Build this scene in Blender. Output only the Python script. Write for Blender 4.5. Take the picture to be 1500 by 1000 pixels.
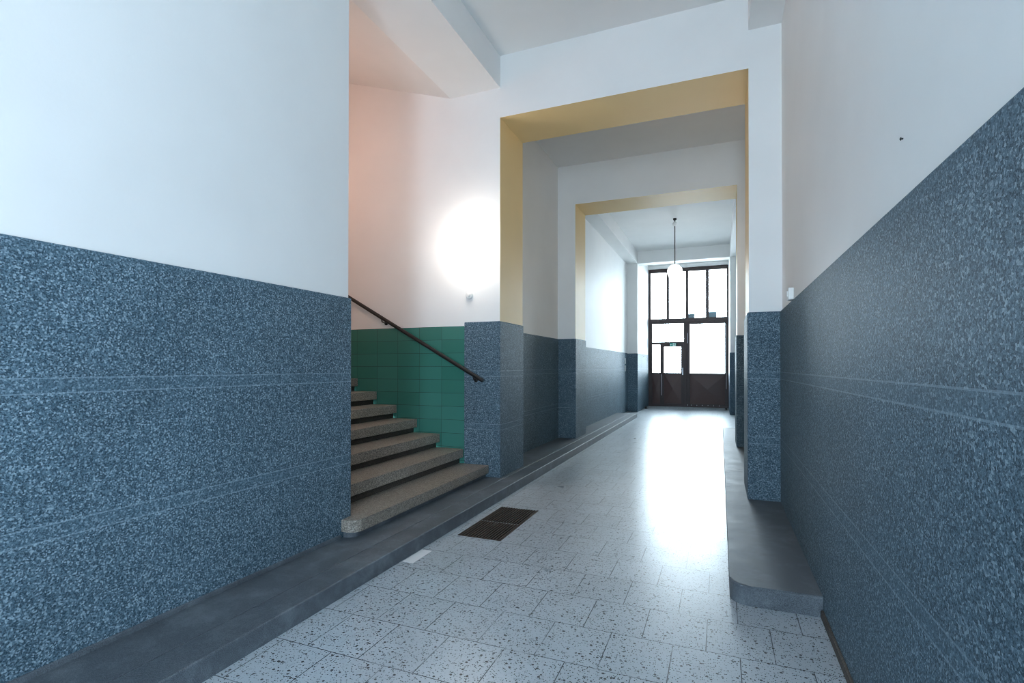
import bpy, bmesh, math, random
from mathutils import Vector, Matrix
random.seed(4)
S = bpy.context.scene
C = S.collection
for o in list(bpy.data.objects):
    bpy.data.objects.remove(o)

# ------------------------------------------------------------------ camera
cam = bpy.data.cameras.new('camera')
cam_ob = bpy.data.objects.new('camera', cam)
C.objects.link(cam_ob)
cam.sensor_width = 36.0
cam.lens = 751.486 * 36.0 / 1500.0
cam.shift_x = 0.0
cam.shift_y = 32.3 / 1500.0
cam.clip_start = 0.05
cam.clip_end = 300
cam_ob.location = (0, 0, 1.2)
cam_ob.rotation_euler = (math.radians(90 + .329), math.radians(-.041), math.radians(22.091))
S.camera = cam_ob

# ------------------------------------------------------------------ light
S.view_settings.view_transform = 'Standard'
S.view_settings.look = 'None'
S.view_settings.gamma = 1.0
S.view_settings.use_curve_mapping = False
S.view_settings.exposure = 0.32

SKY = 22.0
w = bpy.data.worlds.new('sky')
S.world = w
w.use_nodes = True
bg = w.node_tree.nodes['Background']
bg.inputs['Color'].default_value = (0.80, 0.91, 1.0, 1)
bg.inputs['Strength'].default_value = SKY


def area(name, loc, rot, sx, sy, energy, color, portal=False):
    l = bpy.data.lights.new(name, 'AREA')
    l.shape = 'RECTANGLE'
    l.size = sx
    l.size_y = sy
    l.energy = energy
    l.color = color
    if portal:
        l.cycles.is_portal = True
    o = bpy.data.objects.new(name, l)
    C.objects.link(o)
    o.location = loc
    o.rotation_euler = rot
    return o


R = math.radians
# daylight entering through the street gate and through the two openings behind the camera
area('gate_daylight', (-.91, 16.45, 2.2), (R(-90), 0, 0), 2.4, 4.2, 1, (1, 1, 1), portal=True)
area('courtyard_door_daylight', (0.9, -1.35, 1.3), (R(90), 0, R(90)), 2.0, 2.4, 70, (.66, .83, 1.0))
area('rear_opening_daylight', (.0, -3.40, 1.25), (R(90), 0, 0), .84, 2.3, 165, (.66, .84, 1.0))


try:
    S.cycles.use_denoising = True
    S.cycles.filter_width = 1.1
    S.cycles.max_bounces = 10
    S.cycles.diffuse_bounces = 6
    S.cycles.transparent_max_bounces = 12
    S.cycles.sample_clamp_indirect = 8
    S.cycles.caustics_reflective = False
    S.cycles.caustics_refractive = False
except Exception:
    pass


# ------------------------------------------------------------------ materials
def newmat(name, rough=.6, col=(.5, .5, .5), spec=.5, metal=0.0):
    m = bpy.data.materials.new(name)
    m.use_nodes = True
    nt = m.node_tree
    b = nt.nodes['Principled BSDF']
    b.inputs['Base Color'].default_value = (*col, 1)
    b.inputs['Roughness'].default_value = rough
    b.inputs['Specular IOR Level'].default_value = spec
    b.inputs['Metallic'].default_value = metal
    return m, nt, b


def N(nt, t, **kw):
    n = nt.nodes.new(t)
    for k, v in kw.items():
        setattr(n, k, v)
    return n


def coords(nt, scale=(1, 1, 1), loc=(0, 0, 0)):
    g = N(nt, 'ShaderNodeNewGeometry')          # world position: every slab keeps one continuous pattern
    mp = N(nt, 'ShaderNodeMapping')
    mp.inputs['Scale'].default_value = scale
    mp.inputs['Location'].default_value = loc
    nt.links.new(g.outputs['Position'], mp.inputs['Vector'])
    return mp.outputs['Vector']


def ramp(nt, src, stops, interp='LINEAR'):
    r = N(nt, 'ShaderNodeValToRGB')
    r.color_ramp.interpolation = interp
    e = r.color_ramp.elements
    while len(e) > 1:
        e.remove(e[-1])
    e[0].position = stops[0][0]
    e[0].color = (*stops[0][1], 1)
    for p, c in stops[1:]:
        x = e.new(p)
        x.color = (*c, 1)
    nt.links.new(src, r.inputs['Fac'])
    return r.outputs['Color']


def mixc(nt, fac, a, b, mode='MIX'):
    m = N(nt, 'ShaderNodeMix', data_type='RGBA', blend_type=mode)
    for sock, v in ((m.inputs[0], fac), (m.inputs[6], a), (m.inputs[7], b)):
        if isinstance(v, (int, float)):
            sock.default_value = v
        elif isinstance(v, tuple):
            sock.default_value = (*v, 1)
        else:
            nt.links.new(v, sock)
    return m.outputs[2]


def bump(nt, b, h, strength, dist=.002):
    n = N(nt, 'ShaderNodeBump')
    n.inputs['Strength'].default_value = strength
    n.inputs['Distance'].default_value = dist
    nt.links.new(h, n.inputs['Height'])
    nt.links.new(n.outputs['Normal'], b.inputs['Normal'])


def noise(nt, vec, scale, detail=3, rough=.6):
    n = N(nt, 'ShaderNodeTexNoise')
    n.inputs['Scale'].default_value = scale
    n.inputs['Detail'].default_value = detail
    n.inputs['Roughness'].default_value = rough
    nt.links.new(vec, n.inputs['Vector'])
    return n.outputs['Fac']


def math_(nt, op, a, b=None, clamp=False):
    n = N(nt, 'ShaderNodeMath', operation=op, use_clamp=clamp)
    for i, v in enumerate((a, b)):
        if v is None:
            continue
        if isinstance(v, (int, float)):
            n.inputs[i].default_value = v
        else:
            nt.links.new(v, n.inputs[i])
    return n.outputs[0]


def plaster(name, col, rough=.7):
    m, nt, b = newmat(name, rough, col, .3)
    v = coords(nt)
    big = noise(nt, v, 1.3, 3)
    c = ramp(nt, big, [(.3, tuple(x * .955 for x in col)), (.65, col)])
    nt.links.new(c, b.inputs['Base Color'])
    bump(nt, b, noise(nt, v, 60, 4), .12, .004)
    return m


def granite(name, dark, mid, light, scale=150, bands=False, rough=.42):
    m, nt, b = newmat(name, rough, mid, .14 if bands else .4)
    v = coords(nt)
    vo = N(nt, 'ShaderNodeTexVoronoi')
    vo.inputs['Scale'].default_value = scale
    nt.links.new(v, vo.inputs['Vector'])
    sep = N(nt, 'ShaderNodeSeparateColor')
    nt.links.new(vo.outputs['Color'], sep.inputs['Color'])
    chips = ramp(nt, sep.outputs['Red'], [(0, dark), (.25, dark), (.50, mid), (.72, mid), (1, light)])
    fine = noise(nt, v, scale * 1.7, 2)
    c = mixc(nt, .30, chips, ramp(nt, fine, [(.35, dark), (.5, mid), (.66, light)]))
    big = noise(nt, v, 2.2, 3)
    c = mixc(nt, 1.0, c, ramp(nt, big, [(.3, (.88, .88, .88)), (.7, (1.05, 1.05, 1.05))]), 'MULTIPLY')
    if bands:
        # smooth-trowelled strips with a scored line on each side (course joints of the wash terrazzo)
        sp = N(nt, 'ShaderNodeSeparateXYZ')
        g = N(nt, 'ShaderNodeNewGeometry')
        nt.links.new(g.outputs['Position'], sp.inputs[0])
        z = sp.outputs['Z']

        def near(zc, hw):
            d = math_(nt, 'ABSOLUTE', math_(nt, 'SUBTRACT', z, zc))
            return math_(nt, 'LESS_THAN', d, hw)
        strip = math_(nt, 'ADD', near(1.128, .028), near(.592, .028), True)
        strip = math_(nt, 'ADD', strip, near(1.70, .085), True)
        smooth = mixc(nt, .75, mid, c)
        c = mixc(nt, strip, c, smooth)
        line = None
        for zc in (1.156, 1.10, .62, .564):
            q = near(zc, .0028)
            line = q if line is None else math_(nt, 'ADD', line, q, True)
        c = mixc(nt, math_(nt, 'MULTIPLY', line, .30), c, light)
        h = math_(nt, 'MULTIPLY', sep.outputs['Red'], math_(nt, 'SUBTRACT', 1.0, math_(nt, 'MULTIPLY', strip, .8)))
        h = math_(nt, 'SUBTRACT', h, math_(nt, 'MULTIPLY', line, 1.2))
        bump(nt, b, h, .55, .003)
    else:
        bump(nt, b, sep.outputs['Red'], .2, .001)
    nt.links.new(c, b.inputs['Base Color'])
    return m


M_white = plaster('white_plaster', (.83, .83, .82), .55)
M_ceiling = plaster('ceiling_plaster', (.78, .78, .77), .8)
M_yellow = plaster('cream_yellow_paint', (.83, .62, .31), .5)
M_granite = granite('wash_terrazzo', (.016, .040, .060), (.082, .142, .188), (.35, .46, .54), 175, bands=True, rough=.55)
M_riser_shade_skirting = granite('riser_shade_skirting_terrazzo', (.03, .028, .025), (.07, .062, .052), (.12, .11, .10), 260, rough=.6)  # dark tone stands in for shade under the treads; also used on the skirting
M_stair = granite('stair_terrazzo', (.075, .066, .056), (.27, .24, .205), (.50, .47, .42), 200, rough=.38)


def ledge_mat():
    m, nt, b = newmat('dark_stone_ledge', .32, (.1, .11, .12), .35)
    v = coords(nt)
    n1 = noise(nt, v, 5.5, 8, .72)
    n2 = noise(nt, v, 300, 2)
    c = ramp(nt, n1, [(.3, (.036, .048, .060)), (.48, (.074, .092, .11)), (.64, (.16, .19, .215))])
    c = mixc(nt, .38, c, ramp(nt, n2, [(.38, (.015, .02, .028)), (.62, (.19, .215, .24))]))
    nt.links.new(c, b.inputs['Base Color'])
    rr = ramp(nt, n1, [(.3, (.42, .42, .42)), (.7, (.6, .6, .6))])
    nt.links.new(rr, b.inputs['Roughness'])
    bump(nt, b, n2, .15, .001)
    return m


M_ledge = ledge_mat()


def floor_mat():
    m, nt, b = newmat('terrazzo_floor_tiles', .2, (.6, .6, .6), .5)
    v = coords(nt)
    mp = N(nt, 'ShaderNodeMapping')
    mp.inputs['Location'].default_value = (.058, -2.62, 0)
    nt.links.new(v, mp.inputs['Vector'])
    br = N(nt, 'ShaderNodeTexBrick')
    br.offset = .5
    br.offset_frequency = 2
    br.squash = 1
    br.inputs['Scale'].default_value = 1
    br.inputs['Brick Width'].default_value = .265
    br.inputs['Row Height'].default_value = .30
    br.inputs['Mortar Size'].default_value = .0022
    br.inputs['Mortar Smooth'].default_value = .1
    br.inputs['Bias'].default_value = 0
    br.inputs['Color1'].default_value = (.92, .92, .92, 1)
    br.inputs['Color2'].default_value = (1.0, 1.0, 1.0, 1)
    br.inputs['Mortar'].default_value = (.12, .13, .15, 1)
    nt.links.new(mp.outputs['Vector'], br.inputs['Vector'])
    base = (.47, .53, .58)
    vo = N(nt, 'ShaderNodeTexVoronoi')
    vo.inputs['Scale'].default_value = 150
    nt.links.new(v, vo.inputs['Vector'])
    sep = N(nt, 'ShaderNodeSeparateColor')
    nt.links.new(vo.outputs['Color'], sep.inputs['Color'])
    inside = math_(nt, 'LESS_THAN', vo.outputs['Distance'], .42)
    dark = math_(nt, 'MULTIPLY', math_(nt, 'LESS_THAN', sep.outputs['Red'], .26), inside)
    mid = math_(nt, 'MULTIPLY', math_(nt, 'GREATER_THAN', sep.outputs['Red'], .72), inside)
    vo2 = N(nt, 'ShaderNodeTexVoronoi')
    vo2.inputs['Scale'].default_value = 60
    nt.links.new(v, vo2.inputs['Vector'])
    s2 = N(nt, 'ShaderNodeSeparateColor')
    nt.links.new(vo2.outputs['Color'], s2.inputs['Color'])
    big = math_(nt, 'MULTIPLY', math_(nt, 'LESS_THAN', s2.outputs['Green'], .14), math_(nt, 'LESS_THAN', vo2.outputs['Distance'], .36))
    c = mixc(nt, mid, base, (.36, .42, .46))
    c = mixc(nt, dark, c, (.018, .024, .03))
    c = mixc(nt, big, c, (.04, .045, .05))
    # some joints are filled almost flush and hardly show
    wear = ramp(nt, noise(nt, v, 4.5, 2), [(.36, (.3, .3, .3)), (.50, (1, 1, 1))])
    joint = mixc(nt, wear, (.90, .90, .90), br.outputs['Color'])
    c = mixc(nt, 1.0, c, joint, 'MULTIPLY')
    n1 = noise(nt, v, 1.6, 4)
    c = mixc(nt, 1.0, c, ramp(nt, n1, [(.35, (.90, .90, .90)), (.65, (1, 1, 1))]), 'MULTIPLY')
    nt.links.new(c, b.inputs['Base Color'])
    n3 = noise(nt, v, 5, 4)
    nt.links.new(ramp(nt, n3, [(.3, (.27, .27, .27)), (.7, (.34, .34, .34))]), b.inputs['Roughness'])
    bump(nt, b, br.outputs['Fac'], -.3, .001)
    return m


M_floor = floor_mat()


def tile_mat():
    m, nt, b = newmat('green_glazed_tiles', .22, (.06, .25, .2), .5)
    g = N(nt, 'ShaderNodeNewGeometry')
    sp = N(nt, 'ShaderNodeSeparateXYZ')
    nt.links.new(g.outputs['Position'], sp.inputs[0])
    cb = N(nt, 'ShaderNodeCombineXYZ')
    nt.links.new(math_(nt, 'ADD', sp.outputs['X'], 2.433 + .2725 * 40), cb.inputs[0])
    nt.links.new(math_(nt, 'ADD', sp.outputs['Z'], -1.616 + .1385 * 40), cb.inputs[1])
    br = N(nt, 'ShaderNodeTexBrick')
    br.offset = 0
    br.squash = 1
    br.inputs['Scale'].default_value = 1
    br.inputs['Brick Width'].default_value = .2725
    br.inputs['Row Height'].default_value = .1385
    br.inputs['Mortar Size'].default_value = .0016
    br.inputs['Mortar Smooth'].default_value = .1
    br.inputs['Color1'].default_value = (.036, .165, .13, 1)
    br.inputs['Color2'].default_value = (.050, .205, .17, 1)
    br.inputs['Mortar'].default_value = (.03, .055, .045, 1)
    nt.links.new(cb.outputs[0], br.inputs['Vector'])
    nt.links.new(br.outputs['Color'], b.inputs['Base Color'])
    bump(nt, b, br.outputs['Fac'], -.5, .001)
    return m


M_tile = tile_mat()


def metal_paint(name, col, rough=.45, rust=(.10, .045, .025)):
    m, nt, b = newmat(name, rough, col, .4)
    v = coords(nt)
    n1 = noise(nt, v, 9, 6, .7)
    nt.links.new(ramp(nt, n1, [(.35, col), (.60, col), (.78, rust)]), b.inputs['Base Color'])
    bump(nt, b, n1, .08, .003)
    return m


M_gate = metal_paint('brown_gate_paint', (.050, .034, .034))
M_gate_panel = metal_paint('brown_gate_panel_paint', (.085, .048, .044), .38)
M_rail = metal_paint('black_rail_paint', (.008, .008, .009), .5, (.015, .015, .012))
M_grate = metal_paint('rusty_grate_iron', (.055, .038, .030), .6, (.09, .04, .02))
M_pit = newmat('dark_pit', .9, (.01, .008, .007))[0]
M_chrome = newmat('worn_steel', .3, (.55, .58, .62), metal=1.0)[0]
M_strip = newmat('bare_steel_strip', .45, (.42, .38, .40), metal=.3)[0]
M_plastic = newmat('white_plastic', .35, (.80, .80, .78))[0]
M_grey = newmat('grey_plate', .5, (.14, .20, .24))[0]
M_black = newmat('black_rubber', .6, (.015, .015, .015))[0]
M_signg = newmat('exit_sign_green', .4, (.0, .28, .20))[0]
M_signw = newmat('exit_sign_white', .4, (.85, .9, .88))[0]
M_patch = plaster('pale_floor_patch', (.78, .80, .82), .4)
M_street = plaster('street_paving', (.45, .45, .45), .8)


def glass_mat():
    m = bpy.data.materials.new('door_glass')
    m.use_nodes = True
    nt = m.node_tree
    nt.nodes.clear()
    out = N(nt, 'ShaderNodeOutputMaterial')
    tr = N(nt, 'ShaderNodeBsdfTransparent')
    tr.inputs['Color'].default_value = (.93, .97, .98, 1)
    gl = N(nt, 'ShaderNodeBsdfGlossy')
    gl.inputs['Roughness'].default_value = .03
    fr = N(nt, 'ShaderNodeFresnel')
    fr.inputs['IOR'].default_value = 1.45
    mx = N(nt, 'ShaderNodeMixShader')
    nt.links.new(fr.outputs[0], mx.inputs[0])
    nt.links.new(tr.outputs[0], mx.inputs[1])
    nt.links.new(gl.outputs[0], mx.inputs[2])
    nt.links.new(mx.outputs[0], out.inputs[0])
    return m


M_glass = glass_mat()


def glow(name, col, strength):
    m, nt, b = newmat(name, .3, (.9, .9, .88))
    b.inputs['Emission Color'].default_value = (*col, 1)
    b.inputs['Emission Strength'].default_value = strength
    return m


M_globe = glow('lit_opal_glass', (1.0, .93, .84), 22)
M_globe_day = glow('lit_opal_glass_pendant', (1.0, .98, .95), 9)
M_added_glow_mid = glow('added_glow_middle', (1.0, .80, .58), 46)  # for the added, unseen light in the middle bay
M_globe_warm = glow('lit_warm_opal_glass', (1.0, .56, .42), 50)


# ------------------------------------------------------------------ mesh helpers
def add_box(bm, x0, x1, y0, y1, z0, z1, mi=0, faces=None, bev=0, seg=2):
    """box; faces = {'+x': material index, ...}; bev rounds the box's own edges"""
    t = bmesh.new()
    vs = [t.verts.new((x, y, z)) for x in (x0, x1) for y in (y0, y1) for z in (z0, z1)]
    F = {'-x': (0, 1, 3, 2), '+x': (4, 6, 7, 5), '-y': (0, 4, 5, 1), '+y': (2, 3, 7, 6), '-z': (0, 2, 6, 4), '+z': (1, 5, 7, 3)}
    for k, q in F.items():
        f = t.faces.new([vs[i] for i in q])
        f.material_index = (faces or {}).get(k, mi)
    if bev:
        bmesh.ops.bevel(t, geom=list(t.edges), offset=bev, segments=seg, profile=.5, affect='EDGES')
    bmesh.ops.recalc_face_normals(t, faces=t.faces)
    me = bpy.data.meshes.new('t')
    t.to_mesh(me)
    t.free()
    bm.from_mesh(me)
    bpy.data.meshes.remove(me)


def add_prism(bm, pts, z0, z1, bev=0, seg=3):
    """horizontal outline extruded from z0 to z1, bevelled round the top"""
    t = bmesh.new()
    lo = [t.verts.new((x, y, z0)) for x, y in pts]
    hi = [t.verts.new((x, y, z1)) for x, y in pts]
    n = len(pts)
    t.faces.new(lo[::-1])
    top = t.faces.new(hi)
    for i in range(n):
        t.faces.new((lo[i], lo[(i + 1) % n], hi[(i + 1) % n], hi[i]))
    if bev:
        bmesh.ops.bevel(t, geom=list(top.edges), offset=bev, segments=seg, profile=.5, affect='EDGES')
    bmesh.ops.recalc_face_normals(t, faces=t.faces)
    me = bpy.data.meshes.new('t')
    t.to_mesh(me)
    t.free()
    bm.from_mesh(me)
    bpy.data.meshes.remove(me)


def add_tube(bm, a, b, r, seg=16, r2=None, ends=True):
    a = Vector(a)
    b = Vector(b)
    d = b - a
    q = d.to_track_quat('Z', 'Y').to_matrix().to_4x4()
    bmesh.ops.create_cone(bm, cap_ends=ends, segments=seg, radius1=r, radius2=r if r2 is None else r2,
                          depth=d.length, matrix=Matrix.Translation((a + b) / 2) @ q)


def add_lathe(bm, prof, center, seg=32, axis='Z'):
    """prof: list of (radius, height)"""
    cx, cy, cz = center
    rings = []
    for r, h in prof:
        ring = []
        for i in range(seg):
            a = 2 * math.pi * i / seg
            if axis == 'Z':
                p = (cx + r * math.cos(a), cy + r * math.sin(a), cz + h)
            elif axis == '-Y':
                p = (cx + r * math.cos(a), cy - h, cz + r * math.sin(a))
            else:
                p = (cx - h, cy + r * math.cos(a), cz + r * math.sin(a))
            ring.append(bm.verts.new(p))
        rings.append(ring)
    for k in range(len(rings) - 1):
        for i in range(seg):
            j = (i + 1) % seg
            bm.faces.new((rings[k][i], rings[k][j], rings[k + 1][j], rings[k + 1][i]))
    bm.faces.new(rings[0])
    bm.faces.new(rings[-1][::-1])
    bmesh.ops.recalc_face_normals(bm, faces=bm.faces)


def obj(name, bm, mats, parent=None, smooth=False):
    me = bpy.data.meshes.new(name)
    if smooth:
        for f in bm.faces:
            f.smooth = True
    bm.to_mesh(me)
    bm.free()
    for m in (mats if isinstance(mats, (list, tuple)) else [mats]):
        me.materials.append(m)
    o = bpy.data.objects.new(name, me)
    C.objects.link(o)
    if parent is not None:
        o.parent = parent
        # child geometry is written in world space: cancel the parent's offset
        p = parent
        off = Vector((0, 0, 0))
        while p is not None:
            off += Vector(p.location)
            p = p.parent
        me.transform(Matrix.Translation(-off))
    if smooth:
        try:
            me.set_sharp_from_angle(angle=R(40))
        except Exception:
            pass
    return o


def centre(o):
    """put a free-standing mesh's origin at its own base"""
    me = o.data
    xs = [v.co for v in me.vertices]
    c = Vector(((min(v.x for v in xs) + max(v.x for v in xs)) / 2, (min(v.y for v in xs) + max(v.y for v in xs)) / 2, min(v.z for v in xs)))
    me.transform(Matrix.Translation(-c))
    o.location = c
    return o


def empty(name, loc):
    o = bpy.data.objects.new(name, None)
    o.empty_display_size = .1
    C.objects.link(o)
    o.location = loc
    return o


def tag(o, label, cat=None, group=None, kind=None):
    o['label'] = label
    if cat:
        o['category'] = cat
    if group:
        o['group'] = group
    if kind:
        o['kind'] = kind
    return o


def struct(name, bm, mats, label, cat='wall', parent=None):
    o = obj(name, bm, mats, parent)
    return tag(o, label, cat, kind='structure')


def BM():
    return bmesh.new()


# ------------------------------------------------------------------ dimensions (metres)
XL, XLB = -2.29, -2.61          # near left wall face / back
XP, XR_, XW = -2.045, .223, .47  # pier face left, pier face right, right wall
YB = -3.2                       # rear end
YA = 2.76                       # end of the near left wall
Y1, Y1B = 4.717, 5.351
Y2, Y2B = 7.715, 8.347
Y3, Y4 = 13.886, 16.16
ZC, ZC3 = 4.32, 4.26
ZL = .092
ZTOP = 5.9

# ------------------------------------------------------------------ floor with the drain pit cut out
GX0, GX1, GY0, GY1 = -1.735, -1.401, 3.244, 4.042
b = BM()
xs = [-2.75, GX0, GX1, .85]
ys = [YB - .3, GY0, GY1, 16.6]
for i in range(3):
    for j in range(3):
        if i == 1 and j == 1:
            continue
        x0, x1, y0, y1 = xs[i], xs[i + 1], ys[j], ys[j + 1]
        b.faces.new([b.verts.new(p) for p in ((x0, y0, 0), (x1, y0, 0), (x1, y1, 0), (x0, y1, 0))])
bmesh.ops.remove_doubles(b, verts=b.verts, dist=1e-4)
# pit walls and bottom
D = -.16
c = [(GX0, GY0), (GX1, GY0), (GX1, GY1), (GX0, GY1)]
for i in range(4):
    p, q = c[i], c[(i + 1) % 4]
    f = b.faces.new([b.verts.new(t) for t in ((p[0], p[1], 0), (p[0], p[1], D), (q[0], q[1], D), (q[0], q[1], 0))])
    f.material_index = 1
f = b.faces.new([b.verts.new((x, y, D)) for x, y in c])
f.material_index = 1
struct('floor', b, [M_floor, M_pit], 'speckled pale terrazzo tile floor of the passage', 'floor')
b = BM()
add_box(b, -9, 9, 16.6, 40, -.12, -.02)
struct('floor_street', b, M_street, 'paving of the street outside the gate', 'floor')

# ------------------------------------------------------------------ plaster walls
W = {'+x': 0}
b = BM()
add_box(b, XLB, XL, YB, YA - .012, 0, ZC + .4)
struct('wall_left', b, M_white, 'white upper wall on the left before the stair opening')
b = BM()
add_box(b, -6.7, XLB - .002, YA - .31, YA - .012, 0, ZTOP)
struct('wall_stair_near', b, M_white, 'near side wall of the stairwell')
b = BM()
add_box(b, -6.95, -6.7, YA - .4, Y1 + .4, 0, ZTOP)
struct('wall_stair_end', b, M_white, 'end wall at the top of the stairwell')
b = BM()   # sloping stairwell ceiling
pts = [(-2.61, 4.0), (-6.7, 5.35), (-6.7, 5.9), (-2.61, 5.9)]
v0 = [b.verts.new((x, YA - .05, z)) for x, z in pts]
v1 = [b.verts.new((x, Y1 + .02, z)) for x, z in pts]
b.faces.new(v0)
b.faces.new(v1[::-1])
for i in range(4):
    j = (i + 1) % 4
    b.faces.new((v0[j], v0[i], v1[i], v1[j]))
bmesh.ops.recalc_face_normals(b, faces=b.faces)
struct('ceiling_stair', b, M_ceiling, 'sloping ceiling over the staircase', 'ceiling')

# right wall with the courtyard doorway behind the camera
b = BM()
add_box(b, XW, XW + .3, -.35, 16.4, 0, ZC + .4)
add_box(b, XW, XW + .3, YB, -2.35, 0, ZC + .4)
add_box(b, XW, XW + .3, -2.35, -.35, 2.5, ZC + .4)
struct('wall_right', b, M_white, 'white upper wall along the right side of the passage')
# added unseen enclosures behind the two openings, only there to block the sky
b = BM()
add_box(b, XW + .3, 2.2, -2.9, -2.7, 0, 3.0)
add_box(b, XW + .3, 2.2, 0.0, .2, 0, 3.0)
add_box(b, 2.2, 2.4, -2.9, .2, 0, 3.0)
add_box(b, XW + .3, 2.4, -2.9, .2, 3.0, 3.2)
add_box(b, XW + .3, 2.4, -2.9, .2, -.2, -.02)
struct('wall_courtyard_sky_block', b, M_white, 'added unseen walls blocking the sky outside the courtyard doorway')
b = BM()
add_box(b, -2.75, -2.55, -4.6, YB - .25, 0, 3.0)
add_box(b, .6, .8, -4.6, YB - .25, 0, 3.0)
add_box(b, -2.75, .8, -4.8, -4.6, 0, 3.0)
add_box(b, -2.75, .8, -4.8, YB - .25, 3.0, 3.2)
add_box(b, -2.75, .8, -4.8, YB - .25, -.2, -.02)
struct('wall_rear_sky_block', b, M_white, 'added unseen walls blocking the sky outside the rear opening')
# rear wall with an opening
b = BM()
add_box(b, -2.75, -.46, YB - .25, YB, 0, ZC + .4)
add_box(b, .46, .8, YB - .25, YB, 0, ZC + .4)
add_box(b, -.46, .46, YB - .25, YB, 2.5, ZC + .4)
struct('wall_rear', b, M_white, 'rear end wall of the passage')


def portal(name, y0, y1, xl, xr, xout, zl, label, ztop):
    """pier + lintel + pier; the lining of the opening is painted cream yellow"""
    b = BM()
    add_box(b, xout, xl, y0, y1, 0, ztop, faces={'+x': 1})
    add_box(b, xr, XW + .01, y0, y1, 0, ztop, faces={'-x': 1})
    add_box(b, xl, xr, y0, y1, zl, ztop, faces={'-z': 1})
    struct(name, b, [M_white, M_yellow], label)


portal('wall_portal_near', Y1, Y1B, XP, XR_, -6.7, 3.70, 'cross wall with the nearer yellow-lined opening', ZTOP)
portal('wall_portal_far', Y2, Y2B, XP - .03, XR_ - .003, -2.75, 3.71, 'cross wall with the farther yellow-lined opening', ZC + .4)
b = BM()
add_box(b, -2.75, -2.357, Y1B, Y2, 0, ZC + .4)
struct('wall_left_middle', b, M_white, 'left wall between the two yellow-lined openings')
b = BM()
add_box(b, -2.75, -2.31, Y2B, Y3, 0, ZC + .4)
struct('wall_left_far', b, M_white, 'bright left wall of the bay before the street gate')
b = BM()
add_box(b, -2.75, XP + .008, Y3, 16.4, 0, ZC + .4)
struct('wall_gate_left', b, M_white, 'wall pier left of the street gate')
b = BM()
add_box(b, XR_ + .006, XW + .01, Y3, 16.4, 0, ZC + .4)
struct('wall_gate_right', b, M_white, 'wall pier right of the street gate')
b = BM()
add_box(b, XP + .008, XR_ + .006, 16.1, 16.4, 4.165, ZC + .4)
struct('wall_gate_head', b, M_white, 'strip of wall above the street gate')

# ceilings and beams
b = BM()
add_box(b, XLB, XW, YB, Y2B, ZC, ZC + .3)
struct('ceiling', b, M_ceiling, 'ceiling of the near and middle bays', 'ceiling')
b = BM()
add_box(b, -2.7, XW, Y2B, 16.4, ZC3, ZC3 + .3)
struct('ceiling_far', b, M_ceiling, 'ceiling of the bay before the gate', 'ceiling')
b = BM()
add_box(b, XLB, XP, YB, Y1, 4.0, ZC + .02)
struct('trim_1', b, M_white, 'ceiling beam over the stair opening', 'beam')
b = BM()
add_box(b, XR_, XW, YB, Y1, 4.02, ZC + .02)
struct('trim_2', b, M_white, 'ceiling beam along the right wall near the camera', 'beam')
b = BM()
add_box(b, -2.31, XP + .008, Y2B, Y3, 3.94, ZC3 + .02)
struct('trim_3', b, M_white, 'ceiling beam along the left wall of the far bay', 'beam')
b = BM()
add_box(b, XR_ + .006, XW, Y2B, Y3, 3.94, ZC3 + .02)
struct('trim_4', b, M_white, 'ceiling beam along the right wall of the far bay', 'beam')
b = BM()
add_box(b, XP + .008, XR_ + .006, Y3, Y3 + .35, 3.94, ZC3 + .02)
struct('trim_5', b, M_white, 'ceiling beam crossing in front of the gate', 'beam')

# ------------------------------------------------------------------ granite wainscot
ti = [6]


def dado(x0, x1, y0, y1, z0, z1, label, bev=.006):
    b = BM()
    add_box(b, x0, x1, y0, y1, z0, z1, bev=bev)
    struct('trim_%d' % ti[0], b, M_granite, label, 'wainscot')
    ti[0] += 1


ZD = 1.654
dado(-2.62, XL + .016, YB + .001, YA + .003, ZL - .01, ZD, 'blue-grey speckled granite wainscot of the near left wall', .008)
dado(XW - .016, XW + .01, -.33, 4.706, 0, ZD, 'dark speckled granite wainscot of the near right wall')
dado(-2.436, XP + .012, Y1 - .022, Y1B + .002, ZL - .01, ZD, 'granite casing of the left pier beside the stairs', .007)
dado(XR_ - .014, XW, Y1 - .022, Y1B + .002, ZL - .01, ZD, 'bright blue granite casing of the nearest right pier', .014)
dado(-2.37, -2.342, Y1B, Y2 - .012, ZL - .01, 1.631, 'granite wainscot between the two openings on the left')
dado(-2.70, XP - .018, Y2 - .016, Y2B + .002, ZL - .01, 1.631, 'granite casing of the second left pier')
dado(XR_ - .018, XW, Y2 - .016, Y2B + .002, ZL - .01, 1.631, 'granite casing of the second right pier')
dado(XW - .016, XW + .01, Y1B, Y2 - .014, 0, 1.631, 'granite wainscot between the two openings on the right')
dado(-2.33, -2.298, Y2B, Y3 - .010, 0, 1.56, 'granite wainscot of the far left wall')
dado(XW - .016, XW + .01, Y2B, Y3 - .010, 0, 1.56, 'granite wainscot of the far right wall')
dado(-2.70, XP + .018, Y3 - .014, 16.08, 0, 1.55, 'granite casing of the pier left of the gate')
dado(XR_ - .004, XW, Y3 - .014, 16.08, 0, 1.55, 'granite casing of the pier right of the gate')

# skirting at the foot of the near walls
b = BM()
add_box(b, XL, XL + .024, YB + .002, 2.66, ZL - .01, ZL + .022, bev=.006)
struct('baseboard_left', b, M_ledge, 'thin dark skirting at the foot of the near left wall', 'skirting')
b = BM()
add_box(b, XW - .028, XW, -.33, 2.83, 0, .04, bev=.006)
struct('baseboard_right', b, M_riser_shade_skirting, 'thin dark skirting at the foot of the near right wall', 'skirting')


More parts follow.
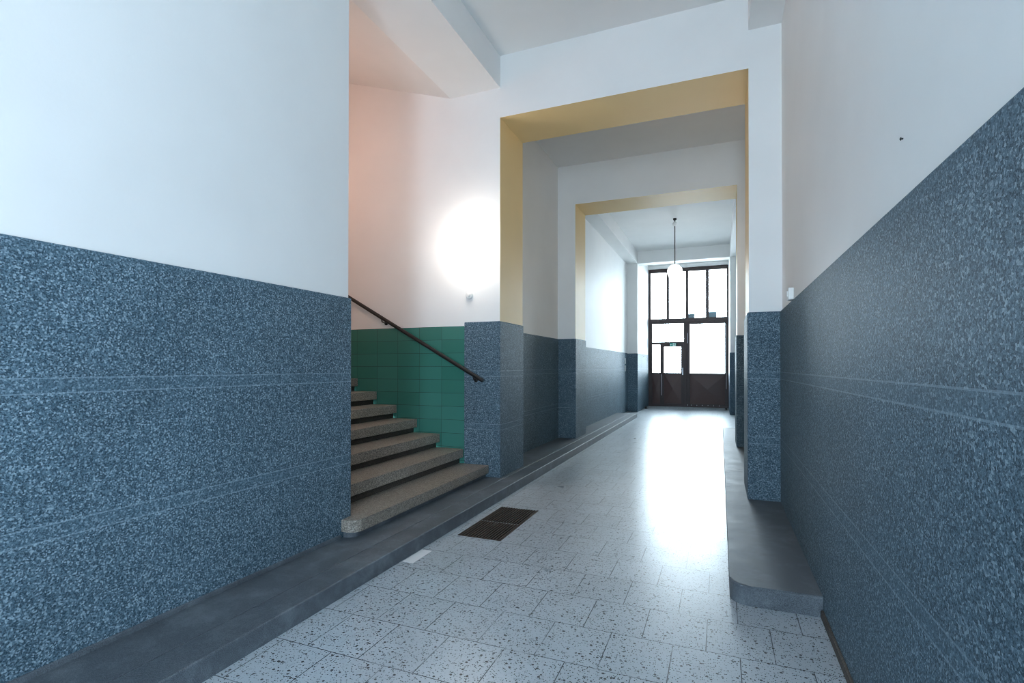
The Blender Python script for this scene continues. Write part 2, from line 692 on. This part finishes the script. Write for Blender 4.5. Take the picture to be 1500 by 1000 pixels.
# ------------------------------------------------------------------ stone ledges
def rrect(x0, x1, y0, y1, rad, n=8):
    """rad = radii of corners (x0y0, x1y0, x1y1, x0y1)"""
    pts = []
    for (cx, cy, a0, r) in ((x0, y0, 180, rad[0]), (x1, y0, 270, rad[1]), (x1, y1, 0, rad[2]), (x0, y1, 90, rad[3])):
        if r <= 0:
            pts.append((cx, cy))
            continue
        ox = cx + (r if cx == x0 else -r)
        oy = cy + (r if cy == y0 else -r)
        for k in range(n + 1):
            a = R(a0 + 90 * k / n)
            pts.append((ox + r * math.cos(a), oy + r * math.sin(a)))
    return pts


b = BM()
add_prism(b, rrect(-1.991, -1.823, YB + .002, 12.377, (0, 0, 0, 0)), 0, ZL, .007)
struct('trim_%d' % ti[0], b, M_ledge, 'long dark stone kerb along the left side of the floor', 'kerb')
ti[0] += 1
b = BM()
add_prism(b, rrect(-2.60, -1.9935, YB + .002, 12.377, (0, 0, 0, 0)), 0, ZL - .001, .003)
struct('trim_%d' % ti[0], b, M_ledge, 'dark stone ledge between the kerb and the left walls', 'ledge')
ti[0] += 1
b = BM()
add_prism(b, rrect(.044, XW - .002, 2.838, 10.032, (.09, .0, 0, 0)), 0, .100, .012)
struct('trim_%d' % ti[0], b, M_ledge, 'raised stone ledge with a rounded corner at the right wall', 'ledge')
ti[0] += 1

# ------------------------------------------------------------------ green tiling by the stairs
b = BM()
add_box(b, -6.69, -2.437, Y1 - .012, Y1 + .004, ZL, 1.616)
struct('trim_%d' % ti[0], b, M_tile, 'green glazed tiles on the far side of the stairs', 'tiles')
ti[0] += 1
b = BM()
add_box(b, -6.69, -2.63, YA - .013, YA - .001, ZL, 1.616)
struct('trim_%d' % ti[0], b, M_tile, 'green glazed tiles on the near side of the stairs', 'tiles')
ti[0] += 1

# ------------------------------------------------------------------ staircase
st = empty('staircase', (-2.9, 3.73, ZL))
tag(st, 'stone staircase with overhanging treads rising left between wall and green tiles', 'staircase')
fx = [-2.158, -2.443, -2.719, -2.995, -3.256, -3.517, -3.774]
fz = [.209, .356, .498, .640, .782, .923, 1.066]
while len(fx) < 11:
    fx.append(fx[-1] - .265)
    fz.append(fz[-1] + .143)
YE = Y1 - .024
for k in range(11):
    x, z = fx[k], fz[k]
    xn = fx[k + 1] - .06 if k < 10 else -6.69
    th = .087 if k else .078
    zb = (fz[k - 1] if k else ZL) - .002
    b = BM()
    if k == 0:
        # the lowest tread wraps round the corner of the wall with a rounded end
        pts = rrect(XL + .018, x, 2.665, YE, (0, .075, 0, 0))
        i = pts.index((XL + .018, YE)) if (XL + .018, YE) in pts else len(pts) - 1
        pts = pts[:i] + [(xn, YE), (xn, YA + .006), (XL + .018, YA + .006)] + pts[i + 1:]
        add_prism(b, pts, z - th, z, .005)
        o = obj('tread', b, M_stair, st)
        b = BM()
        r = .032
        pts = rrect(XL + .018, x - r, 2.665 + r * .6, YE, (0, .06, 0, 0))
        pts = pts[:i] + [(xn, YE), (xn, YA + .006), (XL + .018, YA + .006)] + pts[i + 1:]
        add_prism(b, pts, zb, z - th)
        obj('riser', b, M_ledge, st)  # darker ledge stone put here for the shade under the lowest tread
        continue
    add_box(b, xn, x, YA + .004, YE, z - th, z, bev=.004)
    obj('tread', b, M_stair, st)
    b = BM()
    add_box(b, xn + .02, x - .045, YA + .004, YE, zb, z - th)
    obj('riser', b, M_riser_shade_skirting, st)  # dark colour supplies the overhang's shade in the slot

# ------------------------------------------------------------------ handrail
hr = empty('handrail', (-3.1, Y1 - .02, 1.5))
tag(hr, 'black handrail slanting up the wall beside the stairs', 'handrail')
a = Vector((-2.205, 4.63, 1.063))
e = Vector((-2.205 - 3.2, 4.63, 1.063 + 3.2 * .553))
b = BM()
add_tube(b, a, e, .0195, 20)
bmesh.ops.create_uvsphere(b, u_segments=16, v_segments=8, radius=.0195, matrix=Matrix.Translation(a))
obj('rail', b, M_rail, hr, True)
for x in (-2.30, -3.41, -4.6):
    z = 1.063 + (-2.205 - x) * .553
    b = BM()
    add_tube(b, (x, 4.63, z - .014), (x, 4.64, z - .045), .006, 10)
    add_tube(b, (x, 4.64, z - .045), (x, Y1 + (.0 if x > -2.4 else .005) - (.022 if z < 1.6 else 0), z - .055), .006, 10)
    add_lathe(b, [(.022, -.004), (.022, .004), (.018, .007)], (x, Y1 - (.022 if z < 1.6 else 0), z - .055), 16, '-Y')
    obj('bracket', b, M_rail, hr, True)

# ------------------------------------------------------------------ drain grate
gr = empty('drain_grate', ((GX0 + GX1) / 2, (GY0 + GY1) / 2, -.02))
tag(gr, 'rusty iron drain grate of two barred halves set in the floor', 'drain grate')
ym = 3.615
b = BM()
t = .010
for (x0, x1, y0, y1) in ((GX0, GX0 + t, GY0, GY1), (GX1 - t, GX1, GY0, GY1), (GX0, GX1, GY0, GY0 + t), (GX0, GX1, GY1 - t, GY1), (GX0, GX1, ym - .008, ym + .008)):
    add_box(b, x0 + .001, x1 - .001, y0 + .001, y1 - .001, -.03, .003)
obj('grate_frame', b, M_grate, gr)
nb = 14
for (y0, y1) in ((GY0 + .006, ym - .004), (ym + .004, GY1 - .006)):
    for k in range(nb):
        x = GX0 + t + (GX1 - GX0 - 2 * t) * (k + .5) / nb
        b = BM()
        add_box(b, x - .0045, x + .0045, y0, y1, -.005, .002)
        obj('bar', b, M_grate, gr)
for y in (ym, GY1 - .012):   # small studs where the bars cross the frames
    for k in range(nb):
        x = GX0 + t + (GX1 - GX0 - 2 * t) * (k + .5) / nb
        b = BM()
        add_box(b, x - .004, x + .004, y - .004, y + .004, .002, .006)
        o = obj('rivet', b, M_chrome, gr)
        o['label'] = 'worn bright rivet head'

# ------------------------------------------------------------------ wall globe lamp by the stairs
LX, LZ = -2.335, 2.44
wl = empty('wall_lamp', (LX, Y1, LZ))
tag(wl, 'glowing white globe lamp on the wall above the green tiles', 'lamp')
b = BM()
add_lathe(b, [(.055, 0), (.055, .012), (.030, .025), (.022, .05), (.040, .056), (.040, .066)], (LX, Y1, LZ), 32, '-Y')
obj('wall_mount', b, M_plastic, wl, True)
b = BM()
bmesh.ops.create_uvsphere(b, u_segments=40, v_segments=24, radius=.125, matrix=Matrix.Translation((LX, Y1 - .175, LZ)))
obj('globe', b, M_globe, wl, True)

# warm pendant over the upper stairs, out of the camera's sight behind the near wall
qx, qy, qz = -4.2, 3.3, 4.525
sl = empty('pendant_lamp', (qx, qy, qz))
tag(sl, 'warm globe lamp hanging from the sloping ceiling over the stairs', 'lamp')
b = BM()
add_lathe(b, [(.05, .03), (.05, -.04), (.02, -.06), (.02, -.08)], (qx, qy, qz), 24)
obj('ceiling_mount', b, M_plastic, sl, True)
b = BM()
add_tube(b, (qx, qy, qz - .07), (qx, qy, 3.52), .009, 12)
obj('rod', b, M_black, sl, True)
b = BM()
add_lathe(b, [(.012, .03), (.045, .012), (.045, -.008)], (qx, qy, 3.505), 24)
obj('globe_cap', b, M_chrome, sl, True)
b = BM()
bmesh.ops.create_uvsphere(b, u_segments=32, v_segments=20, radius=.10, matrix=Matrix.Translation((qx, qy, 3.40)))
obj('globe', b, M_globe_warm, sl, True)

# added light globe, unseen behind the pier, to brighten and warm the middle bay
ml = empty('wall_lamp', (XW, 6.45, 2.5))
tag(ml, 'added unseen warm light globe on the right wall between the two yellow-lined openings', 'lamp')
b = BM()
add_lathe(b, [(.045, 0), (.045, .012), (.022, .025), (.018, .04), (.032, .046), (.032, .054)], (XW, 6.45, 2.5), 32, '-X')
obj('wall_mount', b, M_plastic, ml, True)
b = BM()
bmesh.ops.create_uvsphere(b, u_segments=32, v_segments=20, radius=.07, matrix=Matrix.Translation((XW - .115, 6.45, 2.5)))
obj('globe', b, M_added_glow_mid, ml, True)

# ------------------------------------------------------------------ pendant lamp in the far bay
px, py = -.865, 11.07
pl = empty('pendant_lamp', (px, py, ZC3))
tag(pl, 'white globe lamp hanging on a thin rod before the gate', 'lamp')
b = BM()
add_lathe(b, [(.035, 0), (.035, -.03), (.012, -.04), (.012, -.07)], (px, py, ZC3), 24)
obj('ceiling_hook', b, M_black, pl, True)
b = BM()
bmesh.ops.create_uvsphere(b, u_segments=24, v_segments=14, radius=.048, matrix=Matrix.Translation((px, py, ZC3 - .115)))
obj('canopy', b, M_plastic, pl, True)
b = BM()
add_tube(b, (px, py, ZC3 - .15), (px, py, 3.31), .011, 14)
obj('rod', b, newmat('bronze_rod', .4, (.10, .09, .08), metal=.4)[0], pl, True)
b = BM()
add_lathe(b, [(.015, .03), (.030, .018), (.065, .004), (.065, -.004)], (px, py, 3.305), 28)
obj('globe_cap', b, M_chrome, pl, True)
b = BM()
bmesh.ops.create_uvsphere(b, u_segments=40, v_segments=24, radius=.15, matrix=Matrix.Translation((px, py, 3.158)))
obj('globe', b, M_globe_day, pl, True)

# ------------------------------------------------------------------ street gate (door_1)
G = empty('door_1', (-.91, Y4 + .04, 0))
tag(G, 'tall brown iron and glass gate to the street', 'gate', kind='structure')
YG0, YG1 = Y4, Y4 + .08
x0f, x1f = XP + .008, XR_ + .006
b = BM()
add_box(b, x0f, -1.972, YG0 - .01, YG1, .0, 4.16)
add_box(b, .180, x1f, YG0 - .01, YG1, .0, 4.16)
add_box(b, -1.985, .190, YG0 - .01, YG1, 4.055, 4.168)
add_box(b, x0f, x1f, YG0 - .03, YG1 + .04, -.01, .038)
add_box(b, -1.985, .190, YG0 - .02, YG1, 2.545, 2.650, bev=.006)
for (xa, xb) in ((-1.510, -1.433), (-.957, -.878), (-.393, -.310)):
    add_box(b, xa, xb, YG0, YG1, 2.645, 4.072)
obj('gate_frame', b, M_gate, G)
edges = [-1.972, -1.510, -1.433, -.957, -.878, -.393, -.310, .180]
for k in range(4):
    xa, xb = edges[2 * k], edges[2 * k + 1]
    b = BM()
    add_box(b, xa, xb, Y4 + .045, Y4 + .051, 2.645, 4.072)
    o = obj('transom_pane', b, M_glass, G)
    if k >= 2:
        pa, pb, h = ((-.884, -.709, .125), None, (-.313, -.098, .165))[0 if k == 2 else 2]
        b = BM()
        add_box(b, pa, pb, Y4 + .025, Y4 + .042, 2.648, 2.645 + h)
        q = obj('pane_patch', b, M_grey, o)
        q['label'] = 'small dark square plate in the lower corner of the pane'


def stile_box(b, x0, x1, z0, z1, y0=YG0, y1=YG1 - .01):
    add_box(b, x0, x1, y0, y1, z0, z1, bev=.004)


def pyramid(b, x0, x1, z0, z1, depth=.035):
    """sheet panel pressed to a diamond point"""
    y = Y4 + .03
    c = [b.verts.new(p) for p in ((x0, y, z0), (x1, y, z0), (x1, y, z1), (x0, y, z1))]
    m = b.verts.new(((x0 + x1) / 2, y - depth, (z0 + z1) / 2))
    for i in range(4):
        b.faces.new((c[i], c[(i + 1) % 4], m))
    d = [b.verts.new(p) for p in ((x0, y + .012, z0), (x1, y + .012, z0), (x1, y + .012, z1), (x0, y + .012, z1))]
    b.faces.new(d[::-1])
    for i in range(4):
        b.faces.new((c[(i + 1) % 4], c[i], d[i], d[(i + 1) % 4]))
    bmesh.ops.recalc_face_normals(b, faces=b.faces)


def pane(name, x0, x1, z0, z1, par):
    b = BM()
    add_box(b, x0, x1, Y4 + .04, Y4 + .046, z0, z1)
    return obj(name, b, M_glass, par)


# left leaf
b = BM()
stile_box(b, -1.985, -1.930, .02, 2.555)
stile_box(b, -1.012, -.925, .02, 2.555)
stile_box(b, -1.937, -1.002, 2.50, 2.555)
stile_box(b, -1.937, -1.002, 1.872, 1.945)
stile_box(b, -1.692, -1.640, .02, 1.887)
stile_box(b, -1.937, -1.686, .985, 1.015)
stile_box(b, -1.937, -1.686, .02, .07)
LL = obj('left_leaf', b, M_gate, G)
pane('pane', -1.937, -1.002, 1.935, 2.502, LL)
pane('pane', -1.937, -1.686, 1.013, 1.887, LL)
b = BM()
pyramid(b, -1.937, -1.686, .068, .987, .02)
obj('lower_panel', b, M_gate_panel, LL)
b = BM()
add_box(b, -1.664, -1.642, Y4 - .012, Y4 + .002, .33, .97, bev=.003)
o = obj('hinge_strip', b, M_strip, LL)
o['label'] = 'pale metal hinge strip'
# wicket door
b = BM()
stile_box(b, -1.648, -1.580, .03, 1.88, YG0 - .006)
stile_box(b, -1.085, -1.008, .03, 1.88, YG0 - .006)
stile_box(b, -1.582, -1.079, 1.803, 1.88, YG0 - .006)
stile_box(b, -1.582, -1.079, .975, 1.012, YG0 - .006)
stile_box(b, -1.582, -1.079, .03, .09, YG0 - .006)
WD = obj('wicket_door', b, M_gate, G)
pane('pane', -1.582, -1.079, 1.010, 1.805, WD)
b = BM()
pyramid(b, -1.582, -1.079, .088, .977, .035)
obj('lower_panel', b, M_gate_panel, WD)
b = BM()
add_box(b, -1.056, -1.026, Y4 - .014, Y4 - .005, .95, 1.165, bev=.004)
add_tube(b, (-1.041, Y4 - .012, 1.09), (-1.041, Y4 - .055, 1.09), .009, 12)
add_tube(b, (-1.035, Y4 - .052, 1.09), (-1.15, Y4 - .052, 1.085), .009, 12)
o = obj('door_handle', b, M_chrome, WD)
o['label'] = 'steel lever handle on a long plate'
# right leaf
b = BM()
stile_box(b, -.930, -.837, .02, 2.555)
stile_box(b, .128, .187, .02, 2.555)
stile_box(b, -.839, .130, 2.47, 2.555)
stile_box(b, -.839, .130, .955, 1.0)
stile_box(b, -.839, .130, .02, .09)
RL = obj('right_leaf', b, M_gate, G)
pane('pane', -.839, .130, .998, 2.472, RL)
b = BM()
pyramid(b, -.839, .130, .088, .957, .04)
obj('lower_panel', b, M_gate_panel, RL)
b = BM()
add_box(b, .158, .172, Y4 - .016, Y4 + .002, .55, 2.44, bev=.003)
o = obj('hinge_strip', b, M_strip, RL)
o['label'] = 'pale metal hinge strip'
b = BM()
add_box(b, -.955, -.915, Y4 - .020, Y4 + .001, .03, 2.54, bev=.004)
obj('cover_strip', b, M_gate, RL)
for z in (.03, 1.9):
    b = BM()
    add_tube(b, (-.90, Y4 - .018, z), (-.90, Y4 - .018, z + .30 if z > 1 else z + .05), .008, 10)
    obj('bolt', b, M_chrome, RL, True)
for k in range(6):
    b = BM()
    add_tube(b, (-.80 + .155 * k, Y4 - .004, .055), (-.80 + .155 * k, Y4 + .004, .055), .010, 10)
    obj('rivet', b, M_chrome, RL, True)

# exit sign: green plate, white running figure, arrow and doorway
sx0, sx1, sz0, sz1 = -1.412, -1.226, 1.803, 1.912
es = empty('exit_sign', ((sx0 + sx1) / 2, Y4 - .012, sz0))
tag(es, 'small green emergency exit sign over the wicket door', 'sign')
b = BM()
add_box(b, sx0, sx1, Y4 - .026, Y4 - .008, sz0, sz1, bev=.002)
obj('sign_plate', b, M_signg, es)


def flat(b, pts, y=Y4 - .028, th=.0015):
    f = [b.verts.new((x, y, z)) for x, z in pts]
    g = [b.verts.new((x, y + th, z)) for x, z in pts]
    b.faces.new(f)
    b.faces.new(g[::-1])
    n = len(pts)
    for i in range(n):
        b.faces.new((f[i], g[i], g[(i + 1) % n], f[(i + 1) % n]))


def seg(b, p, q, w, y=Y4 - .028):
    d = Vector((q[0] - p[0], q[1] - p[1]))
    n = Vector((-d.y, d.x)).normalized() * w / 2
    flat(b, [(p[0] + n.x, p[1] + n.y), (q[0] + n.x, q[1] + n.y), (q[0] - n.x, q[1] - n.y), (p[0] - n.x, p[1] - n.y)], y)


b = BM()
# border
u0, u1, w0, w1 = sx0 + .006, sx1 - .006, sz0 + .006, sz1 - .006
# doorway at right with the figure running into it, arrow at left
flat(b, [(-1.322, w0 + .006), (-1.240, w0 + .006), (-1.240, w1 - .006), (-1.322, w1 - .006)])
seg(b, (-1.395, 1.857), (-1.350, 1.857), .012)
flat(b, [(-1.402, 1.857), (-1.375, 1.833), (-1.375, 1.881)])
bmesh.ops.recalc_face_normals(b, faces=b.faces)
obj('doorway_and_arrow', b, M_signw, es)
b = BM()
yy = Y4 - .0295
hx, hz = -1.283, 1.887
flat(b, [(hx + .007 * math.cos(R(a)), hz + .007 * math.sin(R(a))) for a in range(0, 360, 30)], yy)
for p, q, wd in (((-1.284, 1.878), (-1.278, 1.850), .014), ((-1.284, 1.874), (-1.302, 1.862), .006), ((-1.302, 1.862), (-1.310, 1.870), .005),
                 ((-1.281, 1.874), (-1.264, 1.864), .006), ((-1.264, 1.864), (-1.254, 1.870), .005),
                 ((-1.279, 1.852), (-1.296, 1.840), .007), ((-1.296, 1.840), (-1.298, 1.820), .006),
                 ((-1.278, 1.852), (-1.266, 1.838), .007), ((-1.266, 1.838), (-1.250, 1.826), .006)):
    seg(b, p, q, wd, yy)
bmesh.ops.recalc_face_normals(b, faces=b.faces)
obj('running_figure', b, M_signg, es)

# ------------------------------------------------------------------ small things
b = BM()
add_lathe(b, [(.040, 0), (.040, .010), (.034, .018), (.016, .020), (.014, .030), (.004, .032)], (-2.384, Y1, 1.931), 32, '-Y')
tag(centre(obj('light_switch', b, M_plastic, None, True)), 'round white light switch on the wall under the globe lamp', 'switch')
b = BM()
add_box(b, XW - .035, XW, 3.99, 4.07, 1.662, 1.745, bev=.005)
add_box(b, XW - .042, XW - .030, 4.01, 4.05, 1.685, 1.725, bev=.004)
tag(centre(obj('light_switch', b, M_plastic)), 'square white switch above the right wainscot beside the pier', 'switch')
b = BM()
add_lathe(b, [(.0025, 0), (.0025, .004), (.0045, .005), (.0045, .006), (.002, .008)], (XW, 1.719, 1.831), 12, '-X')
tag(centre(obj('nail', b, M_black)), 'small dark nail in the white right wall', 'nail')
b = BM()
add_box(b, -1.812, -1.737, 2.675, 2.90, 0, .0025, bev=.0008)
tag(centre(obj('floor_patch', b, M_patch)), 'pale rectangular patch on the floor against the kerb', 'patch')
for (x, y, lab, g) in ((.15, 15.35, 'dark door stop on the floor right of the gate', 1), (-1.965, 15.0, 'dark door stop on the floor left of the gate', 1)):
    b = BM()
    add_lathe(b, [(.045, 0), (.045, .008), (.020, .012), (.018, .03), (.030, .034), (.030, .055), (.018, .060)], (x, y, 0), 20)
    o = centre(obj('door_stop', b, M_black, None, True))
    tag(o, lab, 'door stop', 'door stops by the gate')
b = BM()
add_lathe(b, [(.022, 0), (.022, .004), (.012, .008)], (-1.322, 8.717, 0), 14)
tag(centre(obj('floor_stud', b, M_black, None, True)), 'tiny dark stud on the floor of the far bay', 'stud')
for z0 in (1.08, 1.27):
    b = BM()
    add_box(b, -2.2985, -2.285, 13.44, 13.52, z0, z0 + .15, bev=.003)
    tag(centre(obj('wall_plate', b, M_plastic)), 'narrow pale plate on the far left wainscot, the %s of two' % ('lower' if z0 < 1.2 else 'upper'), 'plate', 'pale plates by the gate')
b = BM()
add_lathe(b, [(.018, 0), (.018, .012), (.008, .016)], (XP + .026, 15.0, 1.489), 14, 'X')
bpy_o = obj('black_stud', b, M_black, None, True)
bpy_o.data.transform(Matrix.Translation((.0, 0, 0)))
tag(centre(bpy_o), 'small black knob on the reveal left of the gate', 'knob')
